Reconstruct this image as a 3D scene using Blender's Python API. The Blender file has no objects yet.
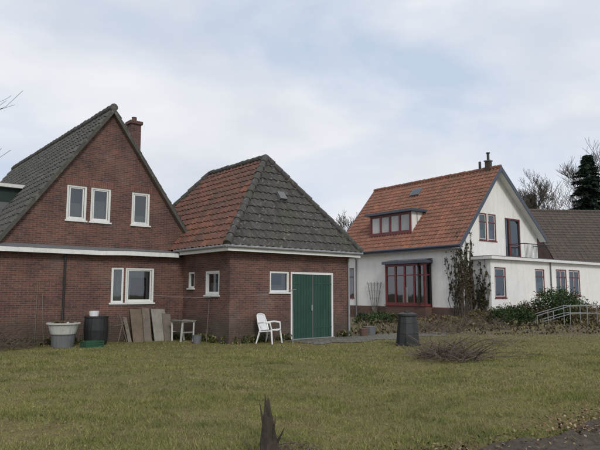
import bpy, bmesh, math, random
import numpy as np
from mathutils import Vector, Matrix
random.seed(7); rng=np.random.default_rng(7)
S=bpy.context.scene
COL=S.collection
V3=Vector

# ---------------------------------------------------------------- materials
def new_mat(name):
    m=bpy.data.materials.new(name); m.use_nodes=True
    nt=m.node_tree; b=nt.nodes['Principled BSDF']
    return m,nt,b
def noise(nt,vec,scale,detail=4,rough=.6):
    n=nt.nodes.new('ShaderNodeTexNoise'); n.inputs['Scale'].default_value=scale
    n.inputs['Detail'].default_value=min(detail,4); n.inputs['Roughness'].default_value=rough
    if vec is not None: nt.links.new(vec,n.inputs['Vector'])
    return n.outputs['Fac']
def ramp(nt,fac,stops):
    r=nt.nodes.new('ShaderNodeValToRGB'); cr=r.color_ramp
    while len(cr.elements)<len(stops): cr.elements.new(.5)
    for e,(p,c) in zip(cr.elements,stops):
        e.position=p; e.color=(c[0],c[1],c[2],1) if hasattr(c,'__len__') else (c,c,c,1)
    nt.links.new(fac,r.inputs['Fac']); return r.outputs['Color']
def mix(nt,fac,a,b,mode='MIX'):
    n=nt.nodes.new('ShaderNodeMix'); n.data_type='RGBA'; n.blend_type=mode
    def put(i,v):
        if hasattr(v,'links') : nt.links.new(v,n.inputs[i])
        elif isinstance(v,(tuple,list)): n.inputs[i].default_value=(v[0],v[1],v[2],1)
        else: n.inputs[i].default_value=v
    put(0,fac); put(6,a); put(7,b)
    return n.outputs[2]
def bump(nt,b,h,strength=.3,dist=.01):
    n=nt.nodes.new('ShaderNodeBump'); n.inputs['Strength'].default_value=strength; n.inputs['Distance'].default_value=dist
    nt.links.new(h,n.inputs['Height']); nt.links.new(n.outputs[0],b.inputs['Normal'])
def objco(nt):
    g=nt.nodes.new('ShaderNodeNewGeometry'); return g.outputs['Position']
def uvco(nt):
    return nt.nodes.new('ShaderNodeUVMap').outputs['UV']

def paint(name,c,rough=.55,var=.25,scale=3,dirt=(.12,.1,.07),dirtamt=.25,streak=0):
    m,nt,b=new_mat(name); p=objco(nt)
    f=noise(nt,p,scale,4,.65); f2=noise(nt,p,scale*9,3,.6)
    c1=mix(nt,ramp(nt,f,[(.35,0),(.75,1)]),c,tuple(x*(1-var) for x in c))
    d=ramp(nt,f2,[(.5,0),(.8,dirtamt)])
    c1=mix(nt,d,c1,dirt)
    if streak:
        mp=nt.nodes.new('ShaderNodeMapping'); mp.inputs['Scale'].default_value=(4,4,.35); nt.links.new(p,mp.inputs[0])
        c1=mix(nt,ramp(nt,noise(nt,mp.outputs[0],1.2,4,.7),[(.5,0),(.75,streak)]),c1,dirt)
    nt.links.new(c1,b.inputs['Base Color'])
    b.inputs['Roughness'].default_value=rough
    return m

def brick_mat(name,c1,c2,mortar):
    m,nt,b=new_mat(name); uv=uvco(nt); p=objco(nt)
    t=nt.nodes.new('ShaderNodeTexBrick'); nt.links.new(uv,t.inputs['Vector'])
    t.inputs['Scale'].default_value=1; t.inputs['Brick Width'].default_value=.215; t.inputs['Row Height'].default_value=.064
    t.inputs['Mortar Size'].default_value=.007; t.inputs['Mortar Smooth'].default_value=.3; t.inputs['Bias'].default_value=-.1
    t.inputs['Color1'].default_value=(*c1,1); t.inputs['Color2'].default_value=(*c2,1); t.inputs['Mortar'].default_value=(*mortar,1)
    f=noise(nt,p,1.3,4,.7)
    col=mix(nt,1.0,t.outputs['Color'],ramp(nt,f,[(.3,(.6,.62,.68)),(.7,(1.25,1.18,1.1))]),'MULTIPLY')
    sx=nt.nodes.new('ShaderNodeSeparateXYZ'); nt.links.new(p,sx.inputs[0])
    ad=nt.nodes.new('ShaderNodeMath'); ad.operation='MULTIPLY_ADD'; nt.links.new(f,ad.inputs[0]); ad.inputs[1].default_value=-1.1; nt.links.new(sx.outputs[2],ad.inputs[2])
    g=ramp(nt,ad.outputs[0],[(0,.55),(.35,0)])
    col=mix(nt,g,col,(.045,.048,.032))
    f3=noise(nt,p,14,3,.6)
    col=mix(nt,ramp(nt,f3,[(.58,0),(.76,.45)]),col,(.26,.19,.16))
    # pale efflorescence / repointed patches
    f4=noise(nt,p,.55,4,.6)
    col=mix(nt,ramp(nt,f4,[(.55,0),(.72,.22)]),col,(.26,.22,.19))
    nt.links.new(col,b.inputs['Base Color']); b.inputs['Roughness'].default_value=.9
    bump(nt,b,t.outputs['Fac'],-.5,.008)
    return m

def tile_mat(name,base,alt,moss,mossamt=.5,lichen=0.0):
    m,nt,b=new_mat(name); uv=uvco(nt); p=objco(nt)
    fl=nt.nodes.new('ShaderNodeVectorMath'); fl.operation='FLOOR'; nt.links.new(uv,fl.inputs[0])
    wn=nt.nodes.new('ShaderNodeTexWhiteNoise'); wn.noise_dimensions='3D'; nt.links.new(fl.outputs[0],wn.inputs['Vector'])
    c=mix(nt,wn.outputs['Value'],base,alt)
    f=noise(nt,p,.9,4,.7); f2=noise(nt,p,7,4,.7)
    c=mix(nt,ramp(nt,f,[(.42,0),(.66,mossamt)]),c,moss)
    c=mix(nt,ramp(nt,f2,[(.5,0),(.72,.65)]),c,tuple(x*.55 for x in moss))
    if lichen>0:
        f4=noise(nt,p,11,3,.5)
        c=mix(nt,ramp(nt,f4,[(.6,0),(.68,lichen)]),c,(.33,.33,.28))
    nt.links.new(c,b.inputs['Base Color']); b.inputs['Roughness'].default_value=.85
    return m

M={}
M['brick']=brick_mat('brick',(.158,.066,.048),(.082,.040,.035),(.17,.15,.13))
M['plinth']=brick_mat('plinth_brick',(.22,.095,.07),(.17,.075,.06),(.17,.13,.11))
M['roofdark']=tile_mat('tiles_dark',(.105,.095,.085),(.065,.06,.056),(.06,.063,.045),.7,.25)
M['roofgrey']=tile_mat('tiles_grey',(.088,.078,.07),(.050,.046,.045),(.068,.068,.052),.7,.4)
M['rooforange']=tile_mat('tiles_orange',(.215,.085,.052),(.12,.055,.04),(.08,.055,.042),.8,.2)
M['roofred']=tile_mat('tiles_red',(.30,.125,.075),(.20,.085,.055),(.13,.08,.055),.6,.15)
M['roofbrown']=tile_mat('tiles_brown',(.12,.088,.072),(.085,.065,.055),(.075,.07,.055),.6,.1)
M['white']=paint('white_paint',(.78,.78,.75),.5,.10,2,(.3,.28,.24),.3,.25)
M['render']=paint('white_render',(.84,.83,.79),.85,.10,.8,(.42,.39,.33),.18,.3)
M['green']=paint('green_paint',(.016,.065,.046),.55,.35,2,(.05,.08,.06),.3,.45)
M['dkgreen']=paint('dark_green_paint',(.012,.035,.028),.5,.25,2)
M['red']=paint('dark_red_paint',(.16,.028,.03),.45,.2)
M['blue']=paint('blue_grey_paint',(.065,.08,.11),.5,.2)
M['lead']=paint('lead_flashing',(.15,.155,.16),.6,.25)
M['black']=paint('black_plastic',(.020,.022,.024),.5,.3,3,(.08,.07,.05),.4)
M['plastic']=paint('white_plastic',(.8,.8,.8),.4,.03,2,(.4,.38,.3),.15)
M['offwhite']=paint('grimy_enamel',(.6,.6,.57),.5,.2,3,(.2,.18,.12),.5,.5)
M['greenpl']=paint('green_plastic',(.02,.08,.04),.5,.2)
M['grey']=paint('grey_metal',(.30,.31,.32),.5,.2)
M['wood']=paint('weathered_wood',(.19,.16,.125),.9,.4,6)
M['board']=paint('pale_board',(.30,.285,.245),.85,.35,3,streak=.4)
M['boardb']=paint('brown_board',(.17,.13,.09),.85,.35,4,streak=.4)
M['bark']=paint('bark',(.07,.058,.045),.95,.4,5)
M['stump']=paint('dark_rotten_wood',(.055,.042,.032),.95,.5,22,(.16,.12,.08),.6)
M['twig']=paint('twigs',(.14,.105,.08),.95,.4,5)
M['curtain']=paint('curtain',(.55,.55,.53),.9,.25,5)
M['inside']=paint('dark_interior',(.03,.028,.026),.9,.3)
def glass():
    m,nt,b=new_mat('window_glass'); nt.nodes.remove(b)
    o=nt.nodes['Material Output']
    t=nt.nodes.new('ShaderNodeBsdfTransparent'); t.inputs[0].default_value=(.8,.84,.84,1)
    g=nt.nodes.new('ShaderNodeBsdfGlossy'); g.inputs['Roughness'].default_value=.03; g.inputs['Color'].default_value=(.9,.95,1,1)
    n=nt.nodes.new('ShaderNodeTexNoise'); n.inputs['Scale'].default_value=1.1
    nt.links.new(objco(nt),n.inputs['Vector'])
    bp=nt.nodes.new('ShaderNodeBump'); bp.inputs['Strength'].default_value=.15; bp.inputs['Distance'].default_value=.02
    nt.links.new(n.outputs[0],bp.inputs['Height']); nt.links.new(bp.outputs[0],g.inputs['Normal'])
    f=nt.nodes.new('ShaderNodeFresnel'); f.inputs['IOR'].default_value=2.1
    ms=nt.nodes.new('ShaderNodeMixShader'); nt.links.new(f.outputs[0],ms.inputs[0]); nt.links.new(t.outputs[0],ms.inputs[1]); nt.links.new(g.outputs[0],ms.inputs[2])
    nt.links.new(ms.outputs[0],o.inputs[0]); return m
M['glass']=glass()
def leafmat(name,stops,rough=.7,patch=None):
    m,nt,b=new_mat(name); uv=uvco(nt)
    s=nt.nodes.new('ShaderNodeSeparateXYZ'); nt.links.new(uv,s.inputs[0])
    c=ramp(nt,s.outputs[0],stops)
    f=noise(nt,objco(nt),.45,3,.6)
    c=mix(nt,1.0,c,ramp(nt,f,[(.3,(.65,.7,.7)),(.7,(1.25,1.2,1.1))]),'MULTIPLY')
    if patch:
        f2=noise(nt,objco(nt),1.3,4,.7); c=mix(nt,ramp(nt,f2,[(.44,0),(.64,.75)]),c,patch)
    nt.links.new(c,b.inputs['Base Color']); b.inputs['Roughness'].default_value=rough
    b.inputs['Specular IOR Level'].default_value=.2
    return m
M['grass']=leafmat('grass_blades',[(0,(.08,.11,.028)),(.35,(.155,.18,.052)),(.7,(.25,.245,.09)),(.9,(.37,.31,.15)),(1,(.45,.37,.22))],.8,(.30,.255,.12))
M['evergreen']=leafmat('evergreen_leaves',[(0,(.012,.024,.01)),(.6,(.035,.065,.02)),(1,(.09,.12,.04))])
M['conifer']=leafmat('conifer_needles',[(0,(.010,.02,.014)),(.7,(.024,.042,.026)),(1,(.04,.06,.034))])
M['deadleaf']=leafmat('dead_leaves',[(0,(.06,.038,.024)),(.5,(.16,.105,.065)),(.85,(.25,.18,.115)),(1,(.33,.26,.18))])
M['ivy']=leafmat('ivy_leaves',[(0,(.025,.026,.013)),(.5,(.065,.055,.03)),(1,(.14,.10,.055))])
M['weeds']=leafmat('weeds',[(0,(.06,.045,.025)),(.5,(.14,.105,.06)),(.75,(.115,.125,.045)),(1,(.25,.19,.12))])
M['tuft']=leafmat('wall_weeds',[(0,(.03,.05,.015)),(.5,(.08,.11,.03)),(.85,(.17,.15,.06)),(1,(.25,.19,.1))])

def ground_mat():
    m,nt,b=new_mat('lawn'); p=objco(nt)
    f=noise(nt,p,.35,4,.65); f2=noise(nt,p,3,4,.7); f3=noise(nt,p,28,4,.75)
    c=mix(nt,ramp(nt,f,[(.35,0),(.65,1)]),(.15,.155,.05),(.20,.175,.075))
    c=mix(nt,ramp(nt,f2,[(.42,0),(.66,.85)]),c,(.17,.125,.075))
    c=mix(nt,1.0,c,ramp(nt,f3,[(.25,(.45,.45,.45)),(.75,(1.5,1.5,1.45))]),'MULTIPLY')
    sx=nt.nodes.new('ShaderNodeSeparateXYZ'); nt.links.new(p,sx.inputs[0])
    ad=nt.nodes.new('ShaderNodeMath'); ad.operation='MULTIPLY_ADD'; nt.links.new(f2,ad.inputs[0]); ad.inputs[1].default_value=9; nt.links.new(sx.outputs[1],ad.inputs[2])
    mr=nt.nodes.new('ShaderNodeMapRange'); mr.inputs[1].default_value=23.5; mr.inputs[2].default_value=27; nt.links.new(ad.outputs[0],mr.inputs[0])
    soil=mix(nt,ramp(nt,f3,[(.35,0),(.65,1)]),(.10,.077,.054),(.23,.18,.13))
    soil=mix(nt,ramp(nt,noise(nt,p,1.1,4,.7),[(.5,0),(.62,.7)]),soil,(.12,.125,.055))
    c=mix(nt,mr.outputs[0],c,soil)
    nt.links.new(c,b.inputs['Base Color']); b.inputs['Roughness'].default_value=1; b.inputs['Specular IOR Level'].default_value=.1
    bump(nt,b,f3,.8,.04)
    return m
M['lawn']=ground_mat()
def soil_mat():
    m,nt,b=new_mat('soil'); p=objco(nt); f=noise(nt,p,9,4,.75)
    nt.links.new(ramp(nt,f,[(.3,(.03,.023,.017)),(.7,(.10,.078,.055))]),b.inputs['Base Color']); b.inputs['Roughness'].default_value=1
    bump(nt,b,f,1,.05); return m
M['soil']=soil_mat()
def paving_mat():
    m,nt,b=new_mat('paving'); uv=uvco(nt); p=objco(nt)
    t=nt.nodes.new('ShaderNodeTexBrick'); nt.links.new(uv,t.inputs['Vector']); t.offset=.5
    t.inputs['Scale'].default_value=1; t.inputs['Brick Width'].default_value=.4; t.inputs['Row Height'].default_value=.3; t.inputs['Mortar Size'].default_value=.015
    t.inputs['Color1'].default_value=(.17,.155,.13,1); t.inputs['Color2'].default_value=(.12,.11,.095,1); t.inputs['Mortar'].default_value=(.05,.052,.03,1)
    f=noise(nt,p,2,4,.7)
    nt.links.new(mix(nt,ramp(nt,f,[(.48,0),(.66,.8)]),t.outputs[0],(.08,.078,.045)),b.inputs['Base Color']); b.inputs['Roughness'].default_value=.95
    return m
M['paving']=paving_mat()

# ---------------------------------------------------------------- mesh builder
class MB:
    def __init__(s): s.v=[];s.f=[];s.uv=[];s.mi=[];s.mats=[]
    def m(s,mat):
        if mat not in s.mats: s.mats.append(mat)
        return s.mats.index(mat)
    def poly(s,pts,mat,uv=None):
        pts=[V3(p) for p in pts]
        i=len(s.v); s.v+= [tuple(p) for p in pts]; s.f.append(list(range(i,i+len(pts)))); s.mi.append(s.m(mat))
        if uv is None:
            n=V3((0,0,0))
            for k in range(len(pts)): n+= (pts[k]-pts[0]).cross(pts[(k+1)%len(pts)]-pts[0])
            if n.length<1e-12: n=V3((0,0,1))
            n.normalize()
            if abs(n.z)>.9: uv=[(p.x,p.y) for p in pts]
            else:
                t=V3((0,0,1)).cross(n).normalized(); w=n.cross(t)
                uv=[(p.dot(t),p.dot(w)) for p in pts]
        s.uv.append(uv)
    def hexa(s,c,mat):
        for q in ((0,3,2,1),(4,5,6,7),(0,1,5,4),(1,2,6,5),(2,3,7,6),(3,0,4,7)): s.poly([c[k] for k in q],mat)
    def box(s,x0,x1,y0,y1,z0,z1,mat):
        s.hexa([(x0,y0,z0),(x1,y0,z0),(x1,y1,z0),(x0,y1,z0),(x0,y0,z1),(x1,y0,z1),(x1,y1,z1),(x0,y1,z1)],mat)
    def beam(s,a,b,w,h,mat,up=(0,0,1)):
        a=V3(a);b=V3(b);d=(b-a).normalized(); side=d.cross(V3(up))
        if side.length<1e-4: side=d.cross(V3((1,0,0)))
        side.normalize(); u=side.cross(d).normalized(); sw=side*w/2; uh=u*h/2
        s.hexa([a-sw-uh,a+sw-uh,b+sw-uh,b-sw-uh,a-sw+uh,a+sw+uh,b+sw+uh,b-sw+uh],mat)
    def tube(s,pts,rad,mat,n=6,cap=True):
        pts=[V3(p) for p in pts]
        if not hasattr(rad,'__len__'): rad=[rad]*len(pts)
        rings=[]
        for i,p in enumerate(pts):
            d=(pts[min(i+1,len(pts)-1)]-pts[max(i-1,0)]).normalized()
            a=d.cross(V3((.31,.17,.93))); 
            if a.length<.05: a=d.cross(V3((1,0,0)))
            a.normalize(); c=d.cross(a)
            rings.append([p+(a*math.cos(2*math.pi*k/n)+c*math.sin(2*math.pi*k/n))*rad[i] for k in range(n)])
        for i in range(len(pts)-1):
            for k in range(n):
                k2=(k+1)%n
                s.poly([rings[i][k],rings[i][k2],rings[i+1][k2],rings[i+1][k]],mat,[(0,0)]*4)
        if cap:
            s.poly(rings[0][::-1],mat); s.poly(rings[-1],mat)
    def lathe(s,c,prof,mat,n=24,sq=0):
        c=V3(c); rings=[]
        for r,z in prof:
            rings.append([c+V3((r*math.cos(2*math.pi*k/n),r*math.sin(2*math.pi*k/n),z)) for k in range(n)])
        for i in range(len(prof)-1):
            for k in range(n):
                k2=(k+1)%n; s.poly([rings[i][k],rings[i][k2],rings[i+1][k2],rings[i+1][k]],mat)
        s.poly(rings[-1],mat)
    def obj(s,name,parent=None,smooth=False):
        me=bpy.data.meshes.new(name); me.from_pydata(s.v,[],s.f)
        uvl=me.uv_layers.new(name='UVMap'); flat=[x for f in s.uv for q in f for x in q]
        uvl.data.foreach_set('uv',flat)
        for mm in s.mats: me.materials.append(M[mm])
        me.polygons.foreach_set('material_index',s.mi)
        if smooth: me.polygons.foreach_set('use_smooth',[True]*len(s.f))
        me.update()
        o=bpy.data.objects.new(name,me); COL.objects.link(o)
        if parent: o.parent=parent
        return o
def empty(name,loc=(0,0,0),rot=0):
    e=bpy.data.objects.new(name,None); COL.objects.link(e); e.location=loc; e.rotation_euler=(0,0,rot); return e

class Plane:
    def __init__(s,O,U): s.O=V3(O); s.U=V3(U).normalized(); s.N=s.U.cross(V3((0,0,1)))
    def P(s,u,z,d=0): return s.O+s.U*u+V3((0,0,z))+s.N*d
def pbox(mb,pl,u0,u1,z0,z1,d0,d1,mat):
    P=pl.P
    mb.hexa([P(u0,z0,d1),P(u1,z0,d1),P(u1,z0,d0),P(u0,z0,d0),P(u0,z1,d1),P(u1,z1,d1),P(u1,z1,d0),P(u0,z1,d0)],mat)
def clip(poly,h):
    a,b,c=h; out=[]
    for i in range(len(poly)):
        p=poly[i];q=poly[(i+1)%len(poly)]
        dp=a*p[0]+b*p[1]-c; dq=a*q[0]+b*q[1]-c
        if dp<=0: out.append(p)
        if (dp<0)!=(dq<0) and abs(dp-dq)>1e-9:
            t=dp/(dp-dq); out.append((p[0]+(q[0]-p[0])*t,p[1]+(q[1]-p[1])*t))
    return out
def wall(mb,pl,u0,u1,z0,z1,mat,holes=(),clips=(),rev=.1):
    us=sorted(set([u0,u1]+[x for h in holes for x in h[:2]])); zs=sorted(set([z0,z1]+[x for h in holes for x in h[2:]]))
    for i in range(len(us)-1):
        for j in range(len(zs)-1):
            cu=(us[i]+us[i+1])/2; cz=(zs[j]+zs[j+1])/2
            if any(h[0]<cu<h[1] and h[2]<cz<h[3] for h in holes): continue
            pg=[(us[i],zs[j]),(us[i+1],zs[j]),(us[i+1],zs[j+1]),(us[i],zs[j+1])]
            for h in clips:
                pg=clip(pg,h)
                if len(pg)<3: break
            if len(pg)>=3: mb.poly([pl.P(a,b) for a,b in pg],mat)
    for a,b,c,d in holes:
        P=pl.P
        mb.poly([P(a,c),P(a,c,-rev),P(b,c,-rev),P(b,c)][::-1],mat); mb.poly([P(a,d),P(b,d),P(b,d,-rev),P(a,d,-rev)][::-1],mat)
        mb.poly([P(a,c),P(a,d),P(a,d,-rev),P(a,c,-rev)][::-1],mat); mb.poly([P(b,c),P(b,c,-rev),P(b,d,-rev),P(b,d)][::-1],mat)
def window(par,name,pl,u0,u1,z0,z1,fm='white',cols=1,transom=None,curt=None,sill=True,d=-.02,fw=.065,colw=.045,sash=None):
    mb=MB(); d0=d-.08
    pbox(mb,pl,u0,u0+fw,z0,z1,d0,d,fm); pbox(mb,pl,u1-fw,u1,z0,z1,d0,d,fm)
    pbox(mb,pl,u0+fw,u1-fw,z1-fw,z1,d0,d,fm); pbox(mb,pl,u0+fw,u1-fw,z0,z0+fw,d0,d,fm)
    a,b=u0+fw,u1-fw; w=(b-a)/cols
    for k in range(1,cols): pbox(mb,pl,a+w*k-colw/2,a+w*k+colw/2,z0+fw,z1-fw,d0,d-.004,fm)
    if transom: pbox(mb,pl,a,b,z0+(z1-z0)*transom-.03,z0+(z1-z0)*transom+.03,d0+.01,d-.008,fm)
    if sash:
        for k in range(cols):
            x0=a+w*k+.02;x1=a+w*(k+1)-.02; zz0=z0+fw;zz1=z1-fw; t=.04
            pbox(mb,pl,x0,x0+t,zz0,zz1,d0+.005,d-.02,sash);pbox(mb,pl,x1-t,x1,zz0,zz1,d0+.005,d-.02,sash)
            pbox(mb,pl,x0+t,x1-t,zz0,zz0+t,d0+.005,d-.02,sash);pbox(mb,pl,x0+t,x1-t,zz1-t,zz1,d0+.005,d-.02,sash)
    if sill: pbox(mb,pl,u0-.04,u1+.04,z0-.05,z0,d0,d+.06,fm)
    mb.obj(name+'_frame',par)
    g=MB(); P=pl.P; dg=d-.05
    g.poly([P(u0+.01,z0+.01,dg),P(u1-.01,z0+.01,dg),P(u1-.01,z1-.01,dg),P(u0+.01,z1-.01,dg)],'glass')
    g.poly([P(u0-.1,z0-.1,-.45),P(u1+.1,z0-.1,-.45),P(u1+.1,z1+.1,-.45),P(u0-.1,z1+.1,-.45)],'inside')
    if curt:
        for (fa,fb,ga,gb) in curt:
            xa=u0+(u1-u0)*fa;xb=u0+(u1-u0)*fb;za=z0+(z1-z0)*ga;zb=z0+(z1-z0)*gb
            n=max(4,int((xb-xa)/.04)); 
            for k in range(n):
                ua=xa+(xb-xa)*k/n;ub=xa+(xb-xa)*(k+1)/n; da=-.17+(.015 if k%2 else -.015); db=-.17-(.015 if k%2 else -.015)
                g.poly([P(ua,za,da),P(ub,za,db),P(ub,zb,db),P(ua,zb,da)],'curtain')
    g.obj(name+'_glass',par)

def roof(par,name,O,U,Vv,poly,mat,tw=.235,tl=.33):
    O=V3(O);U=V3(U).normalized();Vv=V3(Vv).normalized();Nn=U.cross(Vv)
    u0=min(p[0] for p in poly);u1=max(p[0] for p in poly);v1=max(p[1] for p in poly)
    nper=6; nc=int(math.ceil((u1-u0)/tw))*nper; rows=[]
    k=0
    while k*tl<v1: rows+=[(k*tl,.035),((k+1)*tl,0)]; k+=1
    verts=[];faces=[];uvv=[]
    for r,(v,h) in enumerate(rows):
        course=r//2
        for c in range(nc+1):
            u=u0+c*tw/nper; ph=(c%nper)/nper
            w=.024*math.sin(2*math.pi*ph)+(.008*math.sin(4*math.pi*ph))
            j=.009*math.sin(course*12.9898+(c//nper)*78.233)
            sag=-.035*math.sin(math.pi*min(1,v/v1))*(.6+.4*math.sin(u*.9))
            verts.append(O+U*u+Vv*v+Nn*(h+w+.03+j+sag*.5)); uvv.append((u/tw,(v-.001 if r%2 else v+.001)/tl))
    W=nc+1
    for r in range(len(rows)-1):
        for c in range(nc): faces.append((r*W+c,r*W+c+1,(r+1)*W+c+1,(r+1)*W+c))
    bm=bmesh.new(); bv=[bm.verts.new(v) for v in verts]; uvl=bm.loops.layers.uv.new('UVMap')
    for f in faces:
        ff=bm.faces.new([bv[i] for i in f]); ff.smooth=False
        for l,i in zip(ff.loops,f): l[uvl].uv=uvv[i]
    n=len(poly)
    for i in range(n):
        p=poly[i];q=poly[(i+1)%n]; e=(q[0]-p[0],q[1]-p[1])
        nn=(U*e[1]-Vv*e[0]).normalized()
        geom=bm.verts[:]+bm.edges[:]+bm.faces[:]
        bmesh.ops.bisect_plane(bm,geom=geom,dist=1e-5,plane_co=O+U*p[0]+Vv*p[1]+nn*1e-4,plane_no=nn,clear_outer=True)
    me=bpy.data.meshes.new(name); bm.to_mesh(me); bm.free(); me.materials.append(M[mat])
    o=bpy.data.objects.new(name,me); COL.objects.link(o); o.parent=par
    d=MB(); d.poly([O+U*p[0]+Vv*p[1]-Nn*.05 for p in poly],'inside'); d.obj(name+'_deck',par)
    return o
def ridge(par,name,a,b,mat,r=.12,L=.36):
    a=V3(a);b=V3(b);n=max(1,int((b-a).length/L)); mb=MB(); d=(b-a)/n; R=random.Random(3)
    for k in range(n):
        j=V3((0,0,R.uniform(-.012,.012)))
        p=a+d*k+j; q=a+d*(k+1.08)+j
        mb.tube([p,q],[r*1.1,r*.88],mat,10)
    return mb.obj(name,par)

# ================================================================ BRICK HOUSE
R1=math.radians(40)
BH=empty('brick_house',(-2.17,18.0,0),R1)
def bh(b,s,z=0):
    return V3((-2.17+b*math.cos(R1)-s*math.sin(R1),18.0+b*math.sin(R1)+s*math.cos(R1),z))
F1=Plane((0,0,0),(1,0,0)); F2=Plane((0,0,0),(0,-1,0)); G=Plane((0,3.35,0),(1,0,0))
bc=-2.58; ap=7.66; sl=1.39; EZ=2.95; SMAX=15.7
mb=MB()
wall(mb,F1,0,5.19,0,3.0,'brick',[(1.55,2.36,1.58,2.27),(2.43,4.38,0,2.27)])
wall(mb,F2,-3.35,0,0,3.0,'brick',[(-2.59,-2.17,1.72,2.27),(-1.47,-.6,1.49,2.27)])
mb.poly([(5.19,0,0),(5.19,7.3,0),(5.19,7.3,3),(5.19,0,3)],'brick'); mb.poly([(5.19,7.3,0),(0,7.3,0),(0,7.3,3),(5.19,7.3,3)],'brick')
gw=[(-3.938,-3.309,3.85,4.97),(-3.18,-2.516,3.85,4.97),(-1.787,-1.132,3.85,4.97)]
wall(mb,G,bc-3.3,bc+3.3,0,ap,'brick',gw,[(-sl,1,ap-sl*bc-.05),(sl,1,ap+sl*bc-.05)])
x0=bc-3.3;x1=bc+3.3
mb.poly([(x0,SMAX,0),(x0,3.35,0),(x0,3.35,3.0),(x0,SMAX,3.0)],'brick'); mb.poly([(x1,3.35,0),(x1,SMAX,0),(x1,SMAX,3.0),(x1,3.35,3.0)],'brick')
mb.poly([(x1,SMAX,0),(x0,SMAX,0),(x0,SMAX,3.0),(bc,SMAX,ap-.05),(x1,SMAX,3.0)],'brick')
mb.obj('walls',BH)
li=MB()
for (a,b,z) in ((-3.99,-3.26,4.97),(-3.23,-2.47,4.97),(-1.84,-1.08,4.97)):
    k=a
    while k<b-.03:
        pbox(li,G,k+.004,k+.058,z,z+.2,-.03,.012,'plinth'); k+=.064
li.obj('lintels',BH)
bay=MB(); C1=V3((-2.75,3.35,0)); C2=V3((-2.12,2.95,0)); L=(C2-C1).length
PC=Plane(C1,C2-C1); PF=Plane((0,2.95,0),(1,0,0))
wall(bay,PC,0,L,0,2.8,'brick',[(L-.42,L-.03,1.24,2.38)]); wall(bay,PF,-2.12,0.0,0,2.8,'brick',[(-2.09,-1.09,1.24,2.38)])
bay.obj('bay_walls',BH)
window(BH,'bay_side_window',PC,L-.42,L-.03,1.24,2.38,curt=[(0,1,.0,1)])
window(BH,'bay_window',PF,-2.09,-1.09,1.24,2.38,curt=[(0,.25,0,1),(.8,1,0,1),(.2,.8,.72,1)],sash='white')
window(BH,'gable_window_a',G,*gw[0],curt=[(0,1,0,.5)],sash='white'); window(BH,'gable_window_b',G,*gw[1],curt=[(0,1,.0,.62)],sash='white'); window(BH,'gable_window_c',G,*gw[2],curt=[(.0,1,.0,.3)],sash='white')
window(BH,'side_window_small',F2,-2.59,-2.17,1.72,2.27,curt=[(0,1,0,.6)]); window(BH,'side_window',F2,-1.47,-.6,1.49,2.27,curt=[(0,1,0,.5)],sash='white')
window(BH,'annex_window',F1,1.55,2.36,1.58,2.27,curt=[(0,1,0,.35),(.75,1,0,1)])
d=MB()
pbox(d,F1,2.43,2.50,0,2.27,-.09,-.01,'white');pbox(d,F1,4.31,4.38,0,2.27,-.09,-.01,'white');pbox(d,F1,2.50,4.31,2.19,2.27,-.09,-.01,'white')
for a,b in ((2.505,3.40),(3.41,4.305)):
    n=7;w=(b-a)/n
    for k in range(n): pbox(d,F1,a+w*k+.006,a+w*(k+1)-.006,.03,2.185,-.07,-.035,'green')
    pbox(d,F1,a,b,.03,2.185,-.085,-.05,'dkgreen')
    for z in (.35,1.85): pbox(d,F1,a,a+.35 if a<3 else a+.9,z,z+.05,-.03,-.025,'green')
pbox(d,F1,3.36,3.39,.95,1.15,-.03,.02,'grey'); pbox(d,F1,3.41,3.435,.05,2.18,-.034,-.02,'lead')
pbox(d,F1,2.4,4.41,-.02,.03,-.1,.03,'grey')
d.obj('double_door',BH)
f=MB()
def fascia(mbx,pts,z0,z1,out):
    for i in range(len(pts)-1):
        a=V3(pts[i]);b=V3(pts[i+1]); t=(b-a).normalized(); n=t.cross(V3((0,0,1)))
        mid=(z0+z1)/2; a2=V3((a.x,a.y,mid))+n*(-.015);b2=V3((b.x,b.y,mid))+n*(-.015)
        mbx.beam(a2,b2,.03,z1-z0,'white')
e=.3
fascia(f,[(-e,3.1,0),(-e,-e,0),(5.19+e,-e,0),(5.19+e,7.6,0)],2.84,2.99,0)
f.poly([(-e,-e,2.86),(5.19+e,-e,2.86),(5.19+e,0,2.86),(-e,0,2.86)][::-1],'white'); f.poly([(-e,0,2.86),(0,0,2.86),(0,3.35,2.86),(-e,3.35,2.86)][::-1],'white')
gp=[(bc-3.6,3.1,0),(-2.85,3.1,0),(-2.24,2.7,0),(-.31,2.7,0)]
fascia(f,gp,2.76,2.90,0)
f.poly([(gp[0][0],3.1,2.78),(-2.85,3.1,2.78),(-2.24,2.7,2.78),(-.3,2.7,2.78),(-.3,3.35,2.78),(gp[0][0],3.35,2.78)][::-1],'white')
f.poly([(gp[0][0],3.09,2.905),(-2.85,3.09,2.905),(-2.24,2.69,2.905),(-.3,2.69,2.905),(-.3,3.349,3.03),(gp[0][0],3.349,3.03)],'lead')
f.tube([(-e-.05,3.0,2.985),(-e-.05,-e-.05,2.985)],.045,'grey',8); f.tube([(-e-.05,-e-.05,2.985),(5.19+e+.05,-e-.05,2.985)],.045,'grey',8)
f.obj('fascia_boards',BH)
Z0=3.0;AZ=6.46; e=.33
w=5.19+2*e; fr=1.67+e; h=AZ-Z0
roof(BH,'annex_roof_front',(-e,-e,Z0),(1,0,0),(0,fr,h),[(0,0),(w,0),(w/2,math.hypot(fr,h))],'roofgrey')
sv=math.hypot(w/2,h); DL=7.63+e
roof(BH,'annex_roof_left',(-e,7.63,Z0),(0,-1,0),(w/2,0,h),[(0,0),(DL,0),(DL-fr,sv),(2.0,sv)],'rooforange')
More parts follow.
